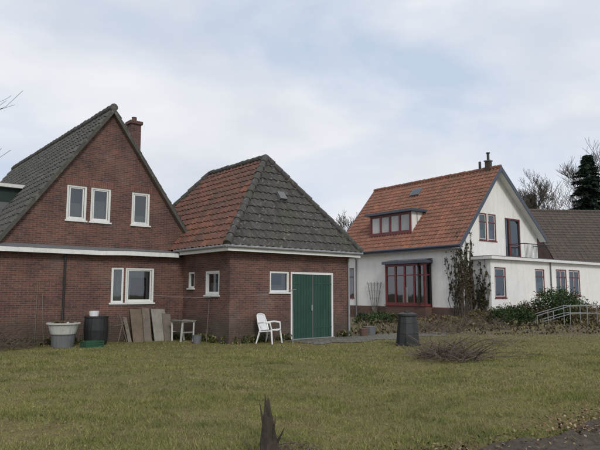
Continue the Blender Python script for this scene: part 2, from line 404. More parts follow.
roof(BH,'annex_roof_right',(5.19+e,-e,Z0),(0,1,0),(-w/2,0,h),[(0,0),(DL,0),(DL-2,sv),(fr,sv)],'rooforange')
roof(BH,'annex_roof_back',(5.19+e,7.63,Z0),(-1,0,0),(0,-2,h),[(0,0),(w,0),(w/2,math.hypot(2,h))],'rooforange')
mx=5.19/2; up=.06
A=V3((mx,1.67,AZ+up)); Bk=V3((mx,5.63,AZ+up))
ridge(BH,'hip_tiles_a',(-e,-e,Z0+up),A,'roofgrey'); ridge(BH,'hip_tiles_b',(5.19+e,-e,Z0+up),A,'roofgrey'); ridge(BH,'ridge_annex',A,Bk,'roofgrey')
ridge(BH,'hip_tiles_c',(-e,7.63,Z0+up),Bk,'roofgrey'); ridge(BH,'hip_tiles_d',(5.19+e,7.63,Z0+up),Bk,'roofgrey')
sk=MB(); Vn=V3((0,fr,h)).normalized(); Nn=V3((1,0,0)).cross(Vn); o=V3((-e+w/2-.15,-e,Z0))+Vn*2.05
sk.hexa([o+Nn*.02,o+V3((.3,0,0))+Nn*.02,o+V3((.3,0,0))+Vn*.35+Nn*.02,o+Vn*.35+Nn*.02,o+Nn*.15,o+V3((.3,0,0))+Nn*.15,o+V3((.3,0,0))+Vn*.35+Nn*.1,o+Vn*.35+Nn*.1],'lead'); sk.obj('roof_hatch',BH)
hw=3.5; ez=ap-sl*hw; svl=math.hypot(hw,hw*sl)
roof(BH,'main_roof_left',(bc-hw,15.85,ez),(0,-1,0),(hw,0,hw*sl),[(0,0),(12.65,0),(12.65,svl),(0,svl)],'roofdark')
roof(BH,'main_roof_right',(bc+hw,3.2,ez),(0,1,0),(-hw,0,hw*sl),[(0,0),(12.65,0),(12.65,svl),(0,svl)],'roofdark')
ridge(BH,'ridge_main',(bc,3.2,ap+.07),(bc,15.85,ap+.07),'roofdark')
v=MB()
for sg in (-1,1):
    a=V3((bc+sg*hw,3.215,ez-.03));b=V3((bc,3.215,ap-.03))
    v.hexa([a+V3((0,-.03,-.11)),a+V3((0,.0,-.11)),b+V3((0,0,-.11)),b+V3((0,-.03,-.11)),a+V3((0,-.03,.09)),a+V3((0,0,.09)),b+V3((0,0,.09)),b+V3((0,-.03,.09))],'roofdark')
    v.poly([a+V3((0,0,-.1)),b+V3((0,0,-.1)),b+V3((0,.14,-.1)),a+V3((0,.14,-.1))],'wood')
v.obj('verge_boards',BH)
c=MB(); cb,cs=-.93,5.35
c.box(cb-.2,cb+.2,cs-.2,cs+.2,4.6,7.9,'brick'); c.box(cb-.25,cb+.25,cs-.25,cs+.25,7.9,8.02,'brick'); c.lathe((cb,cs,8.02),[(.1,0),(.09,.16),(.1,.18)],'brick',12); c.obj('chimney',BH)
dm=MB(); k0,k1=1.55,2.85; s0=3.35+3.6;s1=3.35+6.2; zt=5.25
dm.box(bc-k1,bc-.9,s0,s1,3.7,zt,'lead'); dm.box(bc-k1-.25,bc-1.55,s0-.2,s1+.2,zt,zt+.12,'white'); dm.box(bc-k1-.24,bc-1.55,s0-.19,s1+.19,zt+.12,zt+.15,'lead')
dm.box(bc-k1-.02,bc-k1+.1,s0-.02,s0+.1,3.8,zt,'white'); dm.box(bc-k1+.1,bc-1.6,s0-.015,s0+.02,zt-.5,zt-.002,'dkgreen')
dm.obj('dormer',BH)
PD=Plane((bc-k1,0,0),(0,-1,0)); window(BH,'dormer_window',PD,-s1+.15,-s0-.15,4.35,5.2,cols=3,d=.04)
dp=MB(); dp.tube([(-3.92,3.27,2.75),(-3.92,3.27,.0)],.035,'black',8); dp.tube([(5.1,-.06,2.8),(5.1,-.06,0)],.035,'grey',8)
dp.obj('downpipe',BH)

# ================================================================ WHITE HOUSE
R2=math.radians(38)
WX,WY=8.68,32.0
WH=empty('white_house',(WX,WY,0),R2)
def wh(t,s,z=0): return V3((WX+t*math.cos(R2)-s*math.sin(R2),WY+t*math.sin(R2)+s*math.cos(R2),z))
tc=3.8; AZ=9.0; lz=4.15; rz=4.95; WR=8.3; WL=9.3
sL=(AZ-lz)/(tc+.4); sR=(AZ-rz)/(8.6-tc)
PG=Plane((0,0,0),(1,0,0)); PL=Plane((0,0,0),(0,-1,0))
w=MB()
gh=[(2.1,2.9,4.6,6.2),(3.0,3.82,4.6,6.2),(4.75,6.4,3.7,6.1)]
wall(w,PG,0,WR,.75,AZ,'render',gh,[(-sL,1,AZ-sL*tc-.06),(sR,1,AZ+sR*tc-.06)])
wall(w,PL,-WL,0,.75,4.55,'render',[(-9.1,-8.3,1.25,3.2)],[])
w.poly([(WR,0,0),(WR,WL,0),(WR,WL,5.1),(WR,0,5.1)],'render'); w.poly([(WR,WL,0),(0,WL,0),(0,WL,4.5),(tc,WL,AZ-.06),(WR,WL,5.1)],'render')
w.obj('walls',WH)
pl=MB(); pbox(pl,PL,-WL,0.03,0,.75,-.02,.03,'plinth'); pbox(pl,PG,0.0,WR,0,.75,-.02,.03,'plinth'); pl.obj('plinth',WH)
va=math.hypot(tc+.4,AZ-lz); vb=math.hypot(8.6-tc,AZ-rz)
roof(WH,'roof_left',(-.4,10.0,lz),(0,-1,0),(tc+.4,0,AZ-lz),[(0,0),(10.5,0),(10.5,va),(0,va)],'roofred')
roof(WH,'roof_right',(8.6,-.5,rz),(0,1,0),(tc-8.6,0,AZ-rz),[(0,0),(10.5,0),(10.5,vb),(0,vb)],'roofred')
ridge(WH,'ridge_tiles',(tc,-.5,AZ+.06),(tc,10,AZ+.06),'roofred')
g=MB()
for s_,dy in ((-.5,-.04),(9.98,.04)):
    for (x,z) in ((-.45,lz-.06),(8.65,rz-.04)):
        a=V3((x,s_,z));b=V3((tc,s_,AZ))
        g.hexa([a+V3((0,dy,-.22)),a+V3((0,0,-.22)),b+V3((0,0,-.22)),b+V3((0,dy,-.22)),a+V3((0,dy,.1)),a+V3((0,0,.1)),b+V3((0,0,.1)),b+V3((0,dy,.1))],'blue')
        if s_<0: g.poly([a+V3((0,0,-.1)),b+V3((0,0,-.1)),b+V3((0,.5,-.1)),a+V3((0,.5,-.1))],'white')
g.tube([(-.47,-.5,lz+.0),(-.47,10,lz+.0)],.07,'blue',8)
g.box(-.40,0.0,-.45,9.95,lz-.17,lz-.12,'white'); g.box(-.43,-.40,-.5,10,lz-.17,lz+.0,'blue')
g.tube([(-.45,8.0,lz-.05),(-.08,8.0,lz-.4),(-.08,8.0,.0)],.045,'lead',7)
g.obj('bargeboards_and_gutter',WH)
c=MB()
c.box(tc-.15,tc+.15,.2,.5,8.6,9.5,'bark'); c.box(tc-.19,tc+.19,.16,.54,9.5,9.57,'lead')
c.tube([(tc,.35,9.57),(tc,.35,10.0)],.08,'black',8); c.tube([(tc,.35,10.0),(tc,.35,10.06)],.12,'black',8)
c.tube([(tc,.95,8.9),(tc,.95,9.6)],.08,'black',8)
c.obj('chimney',WH)
window(WH,'gable_window_a',PG,*gh[0],fm='red',sash='white',transom=.68,curt=[(0,1,0,.4)]); window(WH,'gable_window_b',PG,*gh[1],fm='red',sash='white',transom=.68,curt=[(0,1,0,.4)])
window(WH,'balcony_window',PG,4.75,5.25,3.7,6.1,fm='red',sash='dkgreen',curt=[(0,1,0,.4)],sill=False)
window(WH,'balcony_door',PG,5.25,6.4,3.7,6.1,fm='red',cols=1,sash='dkgreen',transom=.32,sill=False,fw=.09)
window(WH,'side_window',PL,-9.1,-8.3,1.25,3.2,fm='red',transom=.7,curt=[(0,1,0,1)])
b=MB(); bx=-.55; B0,B1=1.85,4.95
b.box(bx,0,B0,B1,0,.85,'plinth'); b.box(bx-.14,0,B0-.14,B1+.14,3.28,3.44,'blue'); b.poly([(bx-.14,B0-.14,3.445),(0,B0-.14,3.56),(0,B1+.14,3.56),(bx-.14,B1+.14,3.445)],'lead'); b.box(bx+.08,-.01,B0+.08,B1-.08,.85,3.28,'inside')
b.obj('bay',WH)
PB=Plane((bx,0,0),(0,-1,0)); window(WH,'bay_front_window',PB,-B1,-B0,.86,3.27,fm='red',cols=4,transom=.72,d=.0,fw=.1,colw=.12,curt=[],sash='red')
PBs=Plane((bx,B0,0),(1,0,0)); window(WH,'bay_side_window',PBs,.0,.54,.86,3.27,fm='red',transom=.72,d=-.005,fw=.08)
cu=MB(); cu.box(bx+.05,bx+.07,2.0,2.5,1.0,2.5,'curtain'); cu.box(bx+.05,bx+.07,3.2,3.6,1.0,1.9,'curtain'); cu.obj('bay_curtains',WH)
dm=MB(); z0=5.15;z1=6.55
dm.box(.53,2.2,3.65,7.25,z0-.1,z1,'render'); dm.box(.25,2.0,3.4,7.5,z1,z1+.14,'blue'); dm.box(.27,2.02,3.42,7.48,z1+.14,z1+.17,'lead')
dm.obj('dormer',WH)
PD=Plane((.53,0,0),(0,-1,0)); window(WH,'dormer_window',PD,-7.2,-3.7,z0+.12,z1-.02,fm='red',cols=4,d=.05,fw=.1,colw=.16,curt=[(.0,.26,0,.8),(.5,.76,0,.8)],sash='red')
sk=MB(); Vn=V3((tc+.4,0,AZ-lz)).normalized(); U=V3((0,-1,0)); Nn=U.cross(Vn); o=V3((-.4,5.8,lz))+Vn*5.0
q=[o,o+U*.8,o+U*.8+Vn*.65,o+Vn*.65]; sk.hexa([p+Nn*.03 for p in q]+[p+Nn*.15 for p in q],'lead'); q2=[o+U*.08+Vn*.08,o+U*.72+Vn*.08,o+U*.72+Vn*.57,o+U*.08+Vn*.57]; sk.poly([p+Nn*.156 for p in q2],'glass'); sk.poly([p+Nn*.153 for p in q2],'inside'); sk.obj('skylight',WH)
E=MB(); X0,X1,YE=1.3,16.0,-1.2; ZE=3.42; PE=Plane((0,YE,0),(1,0,0)); PEs=Plane((X0,0,0),(0,-1,0))
eh=[(1.65,2.75,1.3,2.98),(5.8,6.85,1.45,2.98),(8.2,9.5,1.4,3.02),(9.8,11.2,1.4,3.02)]
wall(E,PE,X0,X1,.6,ZE,'render',eh); wall(E,PEs,0,-YE,.6,ZE,'render'); 
E.poly([(X1,YE,0),(X1,4,0),(X1,4,ZE),(X1,YE,ZE)],'render'); E.poly([(X1,4,0),(WR,4,0),(WR,4,ZE),(X1,4,ZE)],'render')
pbox(E,PE,X0-.03,X1,0,.6,-.02,.03,'plinth'); pbox(E,PEs,.0,-YE,0,.6,-.02,.03,'plinth')
E.box(X0-.2,X1+.2,YE-.25,-.0,ZE,ZE+.15,'white'); E.box(WR,X1+.2,0,4.2,ZE,ZE+.15,'white'); E.box(X0-.19,X1+.19,YE-.24,-.0,ZE+.15,ZE+.19,'lead')
E.tube([(7.5,YE-.06,ZE),(7.5,YE-.06,0)],.04,'lead',7)
E.obj('extension',WH)
for i,hh in enumerate(eh): window(WH,'extension_window_%d'%(i+1),PE,*hh,fm='red',cols=1 if i<2 else 2,transom=.7,sash='white' ,curt=[(0,.3,0,1)] if i!=1 else [(0,1,0,.5)])
rl=MB(); zb=ZE+.19
for x in np.arange(5.0,7.81,.14): rl.tube([(x,YE+.1,zb),(x,YE+.1,zb+.85)],.012,'black',5)
rl.tube([(5.0,YE+.1,zb+.87),(7.8,YE+.1,zb+.87)],.025,'black',6); rl.tube([(7.8,YE+.1,zb+.87),(7.8,0,zb+.87)],.025,'black',6); rl.tube([(5.0,YE+.1,zb+.87),(5.0,0,zb+.87)],.025,'black',6)
rl.obj('balcony_railing',WH)

# ================================================================ NEIGHBOUR
NB=empty('brown_roofed_house',(20.2,45,0),math.radians(8)); n=MB()
n.box(0,16,0,9,0,3.6,'brick'); n.poly([(0,0,3.6),(0,9,3.6),(0,4.5,8.5)][::-1],'brick'); n.poly([(16,0,3.6),(16,9,3.6),(16,4.5,8.5)],'brick'); n.obj('walls',NB)
vl=math.hypot(4.8,5.2)
roof(NB,'roof_front',(-.3,-.3,3.4),(1,0,0),(0,4.8,5.2),[(0,0),(16.6,0),(16.6,vl),(0,vl)],'roofbrown'); roof(NB,'roof_back',(16.3,9.3,3.4),(-1,0,0),(0,-4.8,5.2),[(0,0),(16.6,0),(16.6,vl),(0,vl)],'roofbrown')
ridge(NB,'ridge_tiles',(-.3,4.5,8.65),(16.3,4.5,8.65),'roofbrown')

# ================================================================ GROUND
def gz(x,y): return 0.04*math.sin(x*.7+1)*math.sin(y*.5)*min(1,max(0,(16-y)/6))
def gzn(x,y): return 0.04*np.sin(x*.7+1)*np.sin(y*.5)*np.clip((16-y)/6,0,1)
bm=bmesh.new()
xs=[-600,-200,-60]+list(np.arange(-30,30.1,.5))+[60,200,600]; ys=[-200,-50,-10]+list(np.arange(0,20.1,.5))+[30,45,60,100,250,900]
gvs=[[bm.verts.new((x,y,gz(x,y) if (-31<x<31 and -1<y<21) else 0)) for x in xs] for y in ys]
for j in range(len(ys)-1):
    for i in range(len(xs)-1): bm.faces.new((gvs[j][i],gvs[j][i+1],gvs[j+1][i+1],gvs[j+1][i])).smooth=True
me=bpy.data.meshes.new('ground'); bm.to_mesh(me); bm.free(); me.materials.append(M['lawn']); COL.objects.link(bpy.data.objects.new('ground',me))

def tri_mesh(name,verts,uv,mat,nper=3,par=None):
    n=len(verts)//nper
    me=bpy.data.meshes.new(name); me.vertices.add(len(verts)); me.vertices.foreach_set('co',np.asarray(verts,dtype=np.float32).ravel())
    me.loops.add(len(verts)); me.loops.foreach_set('vertex_index',np.arange(len(verts),dtype=np.int32))
    me.polygons.add(n); me.polygons.foreach_set('loop_start',np.arange(0,len(verts),nper,dtype=np.int32))
    try: me.polygons.foreach_set('loop_total',np.full(n,nper,dtype=np.int32))
    except Exception: pass
    u=me.uv_layers.new(name='UVMap'); u.data.foreach_set('uv',np.asarray(uv,dtype=np.float32).ravel())
    me.materials.append(M[mat]); me.update(calc_edges=True); me.validate()
    o=bpy.data.objects.new(name,me); COL.objects.link(o)
    if par: o.parent=par
    return o
def inside_b(x,y):
    dx=x+2.17;dy=y-18; b=dx*math.cos(R1)+dy*math.sin(R1); s=-dx*math.sin(R1)+dy*math.cos(R1)
    m=(b>-.02)&(b<5.25)&(s>-.02)|((s>3.3)&(b<1))|((s>2.9)&(b>-2.5)&(b<1))
    pat=(b>2.0)&(b<9.4)&(s>-1.9+.3*np.sin(b*3))&(s<0.1)
    return m,pat
def in_white(x,y):
    dx=x-WX;dy=y-WY; lt=dx*math.cos(R2)+dy*math.sin(R2); ls=-dx*math.sin(R2)+dy*math.cos(R2)
    return (lt>-.6)&(ls>-1.3)
def soil_d(x,y):
    nx,ny=-.573,.819; return (x-1.1)*nx+(y-4.9)*ny
def blades(cnt,y0,y1,h0,h1,wd,spread):
    y=np.sqrt(rng.uniform(y0*y0,y1*y1,cnt)); x=rng.uniform(-1,1,cnt)*(y*.62+spread)
    m,p=inside_b(x,y); sd_=soil_d(x,y)+.12*np.sin(x*5)+.08*np.sin(y*7); soil=(np.abs(sd_)<.36)&(x>.9)&(y<10)
    thin=np.clip((y+3*np.sin(x*.9)*np.sin(y*.7+x)-19.5)/3,0,.88); bare=np.sin(x*1.3+np.sin(y*.9)*2)*np.sin(y*1.7+np.sin(x*.8)*2)+.5*np.sin(x*3.7+y)*np.sin(y*4.1-x*.7)
    keep=~m&(~p|(rng.random(cnt)<.10))&(~soil|(rng.random(cnt)<.22))&(rng.random(cnt)>thin)&~((bare<-.45)&(rng.random(cnt)<.75)); x=x[keep];y=y[keep];c=len(x)
    cl=np.sin(x*2.3+np.sin(y*1.7)*2)*np.sin(y*2.9+np.sin(x*1.3)*2)
    cl2=np.sin(x*6.1+np.sin(y*5)*2)*np.sin(y*6.7+np.sin(x*4.3)*2)
    h=rng.uniform(h0,h1,c)*(1+.4*cl+.35*cl2)
    a=rng.uniform(0,2*np.pi,c); ln=rng.uniform(.2,1.2,c)*h; la=rng.uniform(0,2*np.pi,c)
    z=gzn(x,y)-.004; w=wd*rng.uniform(.7,1.4,c)
    v=np.zeros((c,3,3)); v[:,0]=np.stack([x-np.cos(a)*w,y-np.sin(a)*w,z],1); v[:,1]=np.stack([x+np.cos(a)*w,y+np.sin(a)*w,z],1); v[:,2]=np.stack([x+np.cos(la)*ln,y+np.sin(la)*ln,z+h],1)
    r=np.clip(rng.beta(2,2.4,c)-.12*cl-.10*cl2,0.01,.99); uv=np.zeros((c,3,2)); uv[:,:,0]=r[:,None]; uv[:,2,1]=1
    return v.reshape(-1,3),uv.reshape(-1,2)
A1=blades(150000,4,9.5,.02,.06,.0035,1.5); A2=blades(115000,9.5,16,.02,.055,.006,2); A3=blades(60000,16,27,.02,.055,.011,3)
tri_mesh('grass',np.concatenate([A1[0],A2[0],A3[0]]),np.concatenate([A1[1],A2[1],A3[1]]),'grass')

def leaves_flat(name,x,y,z,size,mat,tilt=.5):
    c=len(x); a=rng.uniform(0,2*np.pi,c); s=size*rng.uniform(.6,1.4,c)
    t1=rng.uniform(-tilt,tilt,c);t2=rng.uniform(-tilt,tilt,c)
    v=np.zeros((c,4,3))
    for k,(lu,lw) in enumerate(((-1,0),(0,-.55),(1,0),(0,.55))):
        dx=(lu*np.cos(a)-lw*np.sin(a))*s; dy=(lu*np.sin(a)+lw*np.cos(a))*s
        v[:,k]=np.stack([x+dx,y+dy,z+lu*s*t1+lw*s*t2],1)
    r=rng.random(c); uv=np.zeros((c,4,2)); uv[:,:,0]=r[:,None]
    return tri_mesh(name,v.reshape(-1,3),uv.reshape(-1,2),mat,4)
c=17000; y=np.sqrt(rng.uniform(16,31*31,c)); x=rng.uniform(-1,1,c)*(y*.62+1)
dens=(np.sin(x*1.1+2)*np.sin(y*.8+x*.4)>0)|(y>20)|(rng.random(c)<.35); m,p=inside_b(x,y); k=dens&~m&~in_white(x,y); x=x[k];y=y[k]
leaves_flat('fallen_leaves',x,y,gzn(x,y)+.02,.019,'deadleaf')
# weeds and grass tufts along the foot of the brick walls
P=[]
for (b0,s0_,b1,s1_,n_) in ((.1,-.06,2.4,-.06,420),(4.5,-.06,5.2,-.06,160),(-.06,.1,-.06,2.9,420),(-5.9,3.27,-2.8,3.27,420),(-2.1,2.88,-.1,2.88,260)):
    for k in range(n_):
        t=rng.random(); 
        if math.sin(t*17+b0)*math.sin(t*7)>.35: continue
        q=bh(b0+(b1-b0)*t+rng.normal(0,.03),s0_+(s1_-s0_)*t-abs(rng.normal(0,.05)) if b0!=b1 else s0_+(s1_-s0_)*t,0)
        if b0==b1: q=bh(b0-abs(rng.normal(0,.05)),s0_+(s1_-s0_)*t,0)
        P.append((q.x,q.y,rng.random()**2*.22+.01))
P=np.array(P); leaves_flat('wall_foot_weeds',P[:,0],P[:,1],P[:,2],.04,'tuft',1.6)

pv=MB(); pts=[]
for b_ in np.arange(2.0,9.6,.4): pts.append(bh(b_,-1.9+.25*math.sin(b_*3)+random.uniform(-.12,.12),.012))
pts+= [bh(9.5,.0,.012),bh(5.3,-.0,.012),bh(2.0,-.0,.012)]
pv.poly(pts,'paving'); pv.obj('patio',None)
sb=MB(); nI,nJ=60,10
def q(i,j):
    t=i/nI*11; ww=(j/nJ-.5)*.85*(1+.2*math.sin(i*.7+j*.3)); x=1.1+t*.819-.573*ww; y=4.9+t*.573+.819*ww
    edge=min(j,nJ-j); Rr=random.Random(i*97+j)
    return (x,y,gz(x,y)+(-.03 if edge==0 else .012+.05*Rr.random()+(.02 if edge==1 else 0)))
for i in range(nI):
    for j in range(nJ): sb.poly([q(i,j),q(i+1,j),q(i+1,j+1),q(i,j+1)],'soil')
sb.obj('soil_track',None,True)
c=3600; t=rng.uniform(0,1,c)**1.0*6.5; ww=rng.normal(.35,.3,c); x=1.1+t*.819-.573*ww; y=4.9+t*.573+.819*ww; k=(np.sin(t*2.1+1)>-.1)|(rng.random(c)<.25); x=x[k];y=y[k]
leaves_flat('leaf_litter',x,y,gzn(x,y)+.035+.04*rng.random(len(x)),.019,'deadleaf',.9)

# ================================================================ VEGETATION HELPERS
def cloud(name,blobs,n,size,mat,par=None,shell=.55):
    P=[]; tot=sum(b[3]*b[4]*b[5] for b in blobs)
    for (cx,cy,cz,rx,ry,rz) in blobs:
        k=max(8,int(n*rx*ry*rz/tot)); ncl=max(3,k//22)
        d=rng.normal(size=(ncl,3)); d/=np.linalg.norm(d,axis=1)[:,None]; r=rng.uniform(shell,1.08,ncl)
        cc=d*r[:,None]; idx=rng.integers(0,ncl,k); p=cc[idx]+rng.normal(0,.13,(k,3))
        P.append(p*np.array([rx,ry,rz])+np.array([cx,cy,cz]))
    P=np.concatenate(P); P=P[P[:,2]>.02]; c=len(P)
    a=rng.normal(size=(c,3)); a/=np.linalg.norm(a,axis=1)[:,None]; b=rng.normal(size=(c,3)); b-=a*(a*b).sum(1)[:,None]; b/=np.linalg.norm(b,axis=1)[:,None]
    s=(size*rng.uniform(.6,1.4,c))[:,None]
    v=np.stack([P-a*s,P-b*s*.5,P+a*s,P+b*s*.5],1)
    r=rng.beta(2,2,c); uv=np.zeros((c,4,2)); uv[:,:,0]=r[:,None]
    return tri_mesh(name,v.reshape(-1,3),uv.reshape(-1,2),mat,4,par)
def bare_tree(name,loc,H,r0,seed,levels=5,spread=.5,mat='bark',up=.25,thin=.008,kids=3):
    R=random.Random(seed); mb=MB()
    def grow(p,d,L,r,lv):
        n=4; pts=[p];rad=[r]; q=V3(p); dd=V3(d)
        for i in range(n):
            dd=(dd+V3((R.uniform(-1,1),R.uniform(-1,1),R.uniform(-.4,1)*up*2))*.13).normalized(); q=q+dd*L/n; pts.append(q.copy()); rad.append(max(thin,r*(1-.55*(i+1)/n)))
        mb.tube(pts,rad,mat,5 if lv>2 else 3,cap=False)
        if lv==0: return
        nk=kids+(1 if lv==levels else 0)
        for k in range(nk+1):
            f=R.uniform(.35,1) if k<nk else 1; i=min(n-1,int(f*n)); bp=pts[i]+(pts[i+1]-pts[i])*(f*n-i) if i<n else pts[-1]
            ax=V3((R.uniform(-1,1),R.uniform(-1,1),R.uniform(-.1,.5))).normalized()
            nd=(dd*(1-spread)+ax*spread*(1 if k<nk else .3)).normalized(); nd=(nd+V3((0,0,up*.5))).normalized()
            grow(bp,nd,L*R.uniform(.55,.8),max(thin,r*(1-.55*f)*.62),lv-1)
    grow(V3(loc),V3((0,0,1)),H*.36,r0,levels)
    return mb.obj(name,None)
bare_tree('bare_tree',(21.6,58,0),14.6,.28,3,6,.5,thin=.016,kids=3)
bare_tree('bare_tree',(25.2,62,0),14.2,.24,5,6,.5,thin=.016,kids=3)
bare_tree('bare_tree',(35.5,66,0),17.5,.3,11,6,.5,thin=.016,kids=3)
bare_tree('bare_tree',(5.2,60,0),9.2,.2,8,6,.55,thin=.014,kids=3)
bare_tree('bare_tree',(-11.6,13.2,0),11.5,.2,17,5,.55,thin=.006,kids=3)
def conifer(name,loc,H,Rb,seed):
    R=random.Random(seed); e=empty(name,loc); mb=MB(); mb.tube([(0,0,0),(0,0,H)],[.22,.02],'bark',7); V=[];UV=[]
    z=H*.1
    while z<H*.99:
        f=1-z/H; L=Rb*f**.8*R.uniform(.75,1.15)+.2; nb=R.randint(8,10)
        for k in range(nb):
            a=R.uniform(0,6.28); l=L*R.uniform(.5,1.2); d=V3((math.cos(a),math.sin(a),0)); 
            tip=V3((0,0,z))+d*l+V3((0,0,-l*.25)); mb.tube([(0,0,z),tip],[.03,.008],'bark',3,cap=False)
            m=int(30*l)+10
            for i in range(m):
                t=R.uniform(.1,1); p=V3((0,0,z))*(1-t)+tip*t; side=V3((-d.y,d.x,0))*R.choice((-1,1)); L2=.22+.35*(1-t)
                q=p+(side*R.uniform(.3,1)+d*.5+V3((0,0,R.uniform(-.8,.15))))*L2*1.3; w=V3((R.uniform(-1,1),R.uniform(-1,1),R.uniform(-1,1))).normalized()*.12
                V+= [p-w,p+w,q]; u=R.random(); UV+=[(u,0)]*3
        z+=.28+.25*f
    mb.obj('trunk',e); tri_mesh('needles',[tuple(v) for v in V],UV,'conifer',3,e)
conifer('conifer_tree',(30.3,60,0),16.2,5.2,4)
conifer('conifer_tree',(27.0,67,0),13.2,3.8,9)
conifer('conifer_tree',(35.5,63,0),15.0,4.5,14)
bl=[]
for i in range(46):
    x=-70+i*3.6+random.uniform(-1,1); hh=random.uniform(1.6,3.4); bl.append((x,85+random.uniform(-6,6),hh*.8,random.uniform(2.2,4),2.5,hh))
cloud('distant_treeline',bl,26000,.28,'weeds')
cloud('hedge',[(4.2+i*.9,44.5+.3*i,.9,.8,.7,1.1+.3*math.sin(i)) for i in range(-6,4)],9000,.07,'evergreen')

def shrub(name,x,y,r,h,n,mat,size=.05,stems=8,seed=0):
    e=empty(name,(x,y,0)); R=random.Random(seed+int(x*10)); mb=MB()
    for k in range(stems):
        a=R.uniform(0,6.28); q=V3((math.cos(a)*r*R.uniform(.2,.9),math.sin(a)*r*R.uniform(.2,.9),h*R.uniform(.7,1.15)))
        mb.tube([(0,0,0),q*.5+V3((R.uniform(-.1,.1),R.uniform(-.1,.1),.1*h)),q],[.02,.012,.005],'twig',4,cap=False)
    mb.obj('stems',e)
    cloud('foliage',[(0,0,h*.5,r,r,h*.5),(r*.4,-r*.3,h*.4,r*.6,r*.6,h*.42),(-r*.4,.2*r,h*.55,r*.55,r*.6,h*.4)],n,size,mat,e)
wp=lambda u,Y:((u-300)/580*Y*.993)
shrub('evergreen_shrub',wp(556,30),30.0,1.15,1.75,6500,'evergreen',.05)
shrub('evergreen_shrub',wp(572,31),31.2,.9,1.4,3500,'evergreen',.05)
shrub('evergreen_shrub',wp(511,28.5),28.5,1.0,.95,4200,'evergreen',.05)
shrub('evergreen_shrub',wp(530,29.5),29.8,.9,1.1,3500,'ivy',.05)
shrub('garden_shrub',wp(488,29),29.5,.8,.8,1500,'weeds',.05,16)
shrub('garden_shrub',wp(592,28),28.4,.9,1.0,1800,'weeds',.05,16)
shrub('garden_shrub',wp(368,29),29,.7,.6,1500,'evergreen',.045,14)
shrub('garden_shrub',wp(385,31),31,.8,.6,1500,'evergreen',.045,10)
shrub('garden_shrub',wp(405,30),31,.8,.5,1100,'weeds',.045,14)
shrub('garden_shrub',wp(450,27),28.5,.8,.5,1000,'weeds',.045,14)
c=9000; x=rng.uniform(1.5,17,c); y=rng.uniform(22.0,32,c); cl=np.sin(x*1.9)*np.sin(y*2.3+x)
k=(cl>-.1)&((y-32)<(x-9)*.7)&((y-32)<-(x-9)*1.1+20)&~in_white(x,y); x=x[k];y=y[k]
leaves_flat('border_weeds',x,y,.02+rng.random(len(x))**2*.34,.05,'weeds',1.5)
# climber on white house corner and on the side of the extension
iv=empty('climbing_vine',wh(0,0)); iv.rotation_euler=(0,0,R2); R=random.Random(5); mb=MB(); pts_=[]
for k in range(64):
    w_=R.random(); kind=0 if w_<.55 else (1 if w_<.65 else 2)
    if kind==0: q=V3((R.uniform(.05,1.15),-.07,0)); H=R.uniform(2,5.0)
    elif kind==1: q=V3((-.07,R.uniform(.05,.4),0)); H=R.uniform(2,4)
    else: q=V3((1.22,R.uniform(-1.15,-.1),0)); H=R.uniform(1.5,3.5)
    path=[q.copy()]
    for i in range(9):
        dlt=R.uniform(-.15,.15); q=q+V3((dlt if kind==0 else 0,0 if kind==0 else dlt,H/9))
        if kind==0: q.x=max(.0,min(q.x,1.25 if q.z<3.6 else 1.7))
        if kind==2: q.y=max(-1.3,min(q.y,-.05))
        path.append(q.copy()); 
        if i>2: pts_.append(q.copy())
    mb.tube(path,[.022]*5+[.013]*5,'bark',4,cap=False)
mb.obj('stems',iv); cloud('leaves',[(p.x,p.y,p.z,.15,.08,.28) for p in pts_],5600,.055,'ivy',iv,.2)

# ================================================================ SMALL OBJECTS
ch=empty('garden_chair',(-.95,18.35,0),math.radians(62)); m_=MB()
W=.27
for i in range(6):
    for j in range(6):
        def sp(i,j):
            u=-1+2*i/6; v=j/6; return V3((u*(W-.02*v),-.24+.44*v,.43-.05*v+.025*u*u))
        m_.poly([sp(i,j),sp(i+1,j),sp(i+1,j+1),sp(i,j+1)],'plastic')
m_.tube([(-W,-.24,.43),(0,-.27,.41),(W,-.24,.43)],.025,'plastic',6)
m_.tube([(-W,-.24,.40),(-W,.2,.36)],.022,'plastic',6); m_.tube([(W,-.24,.40),(W,.2,.36)],.022,'plastic',6)
for s_ in (-1,1):
    m_.tube([(s_*W*.98,-.22,.44),(s_*(W+.03),-.28,.0)],[.032,.022],'plastic',6); m_.tube([(s_*W*.9,.2,.4),(s_*(W+.02),.31,.0)],[.032,.022],'plastic',6)
    m_.tube([(s_*(W-.02),.19,.38),(s_*(W-.01),.26,.62),(s_*(W-.06),.33,.86)],[.025,.025,.022],'plastic',6)
    m_.tube([(s_*(W-.0),.25,.63),(s_*(W+.05),.02,.66),(s_*(W+.04),-.2,.64),(s_*W,-.23,.44)],[.024,.03,.03,.024],'plastic',6)
m_.tube([(-W+.06,.33,.86),(-.1,.36,.9),(.1,.36,.9),(W-.06,.33,.86)],.022,'plastic',6)
for k in range(-3,4):
    x=k*.066; m_.hexa([(x-.026,.195,.37),(x+.026,.195,.37),(x+.026,.21,.37),(x-.026,.21,.37),(x*.9-.025,.345,.88),(x*.9+.025,.345,.88),(x*.9+.025,.36,.88),(x*.9-.025,.36,.88)],'plastic')
m_.obj('chair_shell',ch,True)
cb=empty('compost_bin',(3.22,17.6,0)); m_=MB()
m_.lathe((0,0,0),[(.38,0),(.38,.06),(.35,.07),(.325,.35),(.33,.36),(.29,.66),(.295,.67),(.265,.88)],'black',10)
m_.obj('body',cb); m_=MB(); m_.lathe((0,0,.86),[(.28,0),(.29,.02),(.29,.07),(.22,.10),(.1,.12),(.1,.15),(.02,.155)],'black',20); m_.box(-.12,.12,-.385,-.33,.03,.28,'black'); m_.obj('lid',cb)
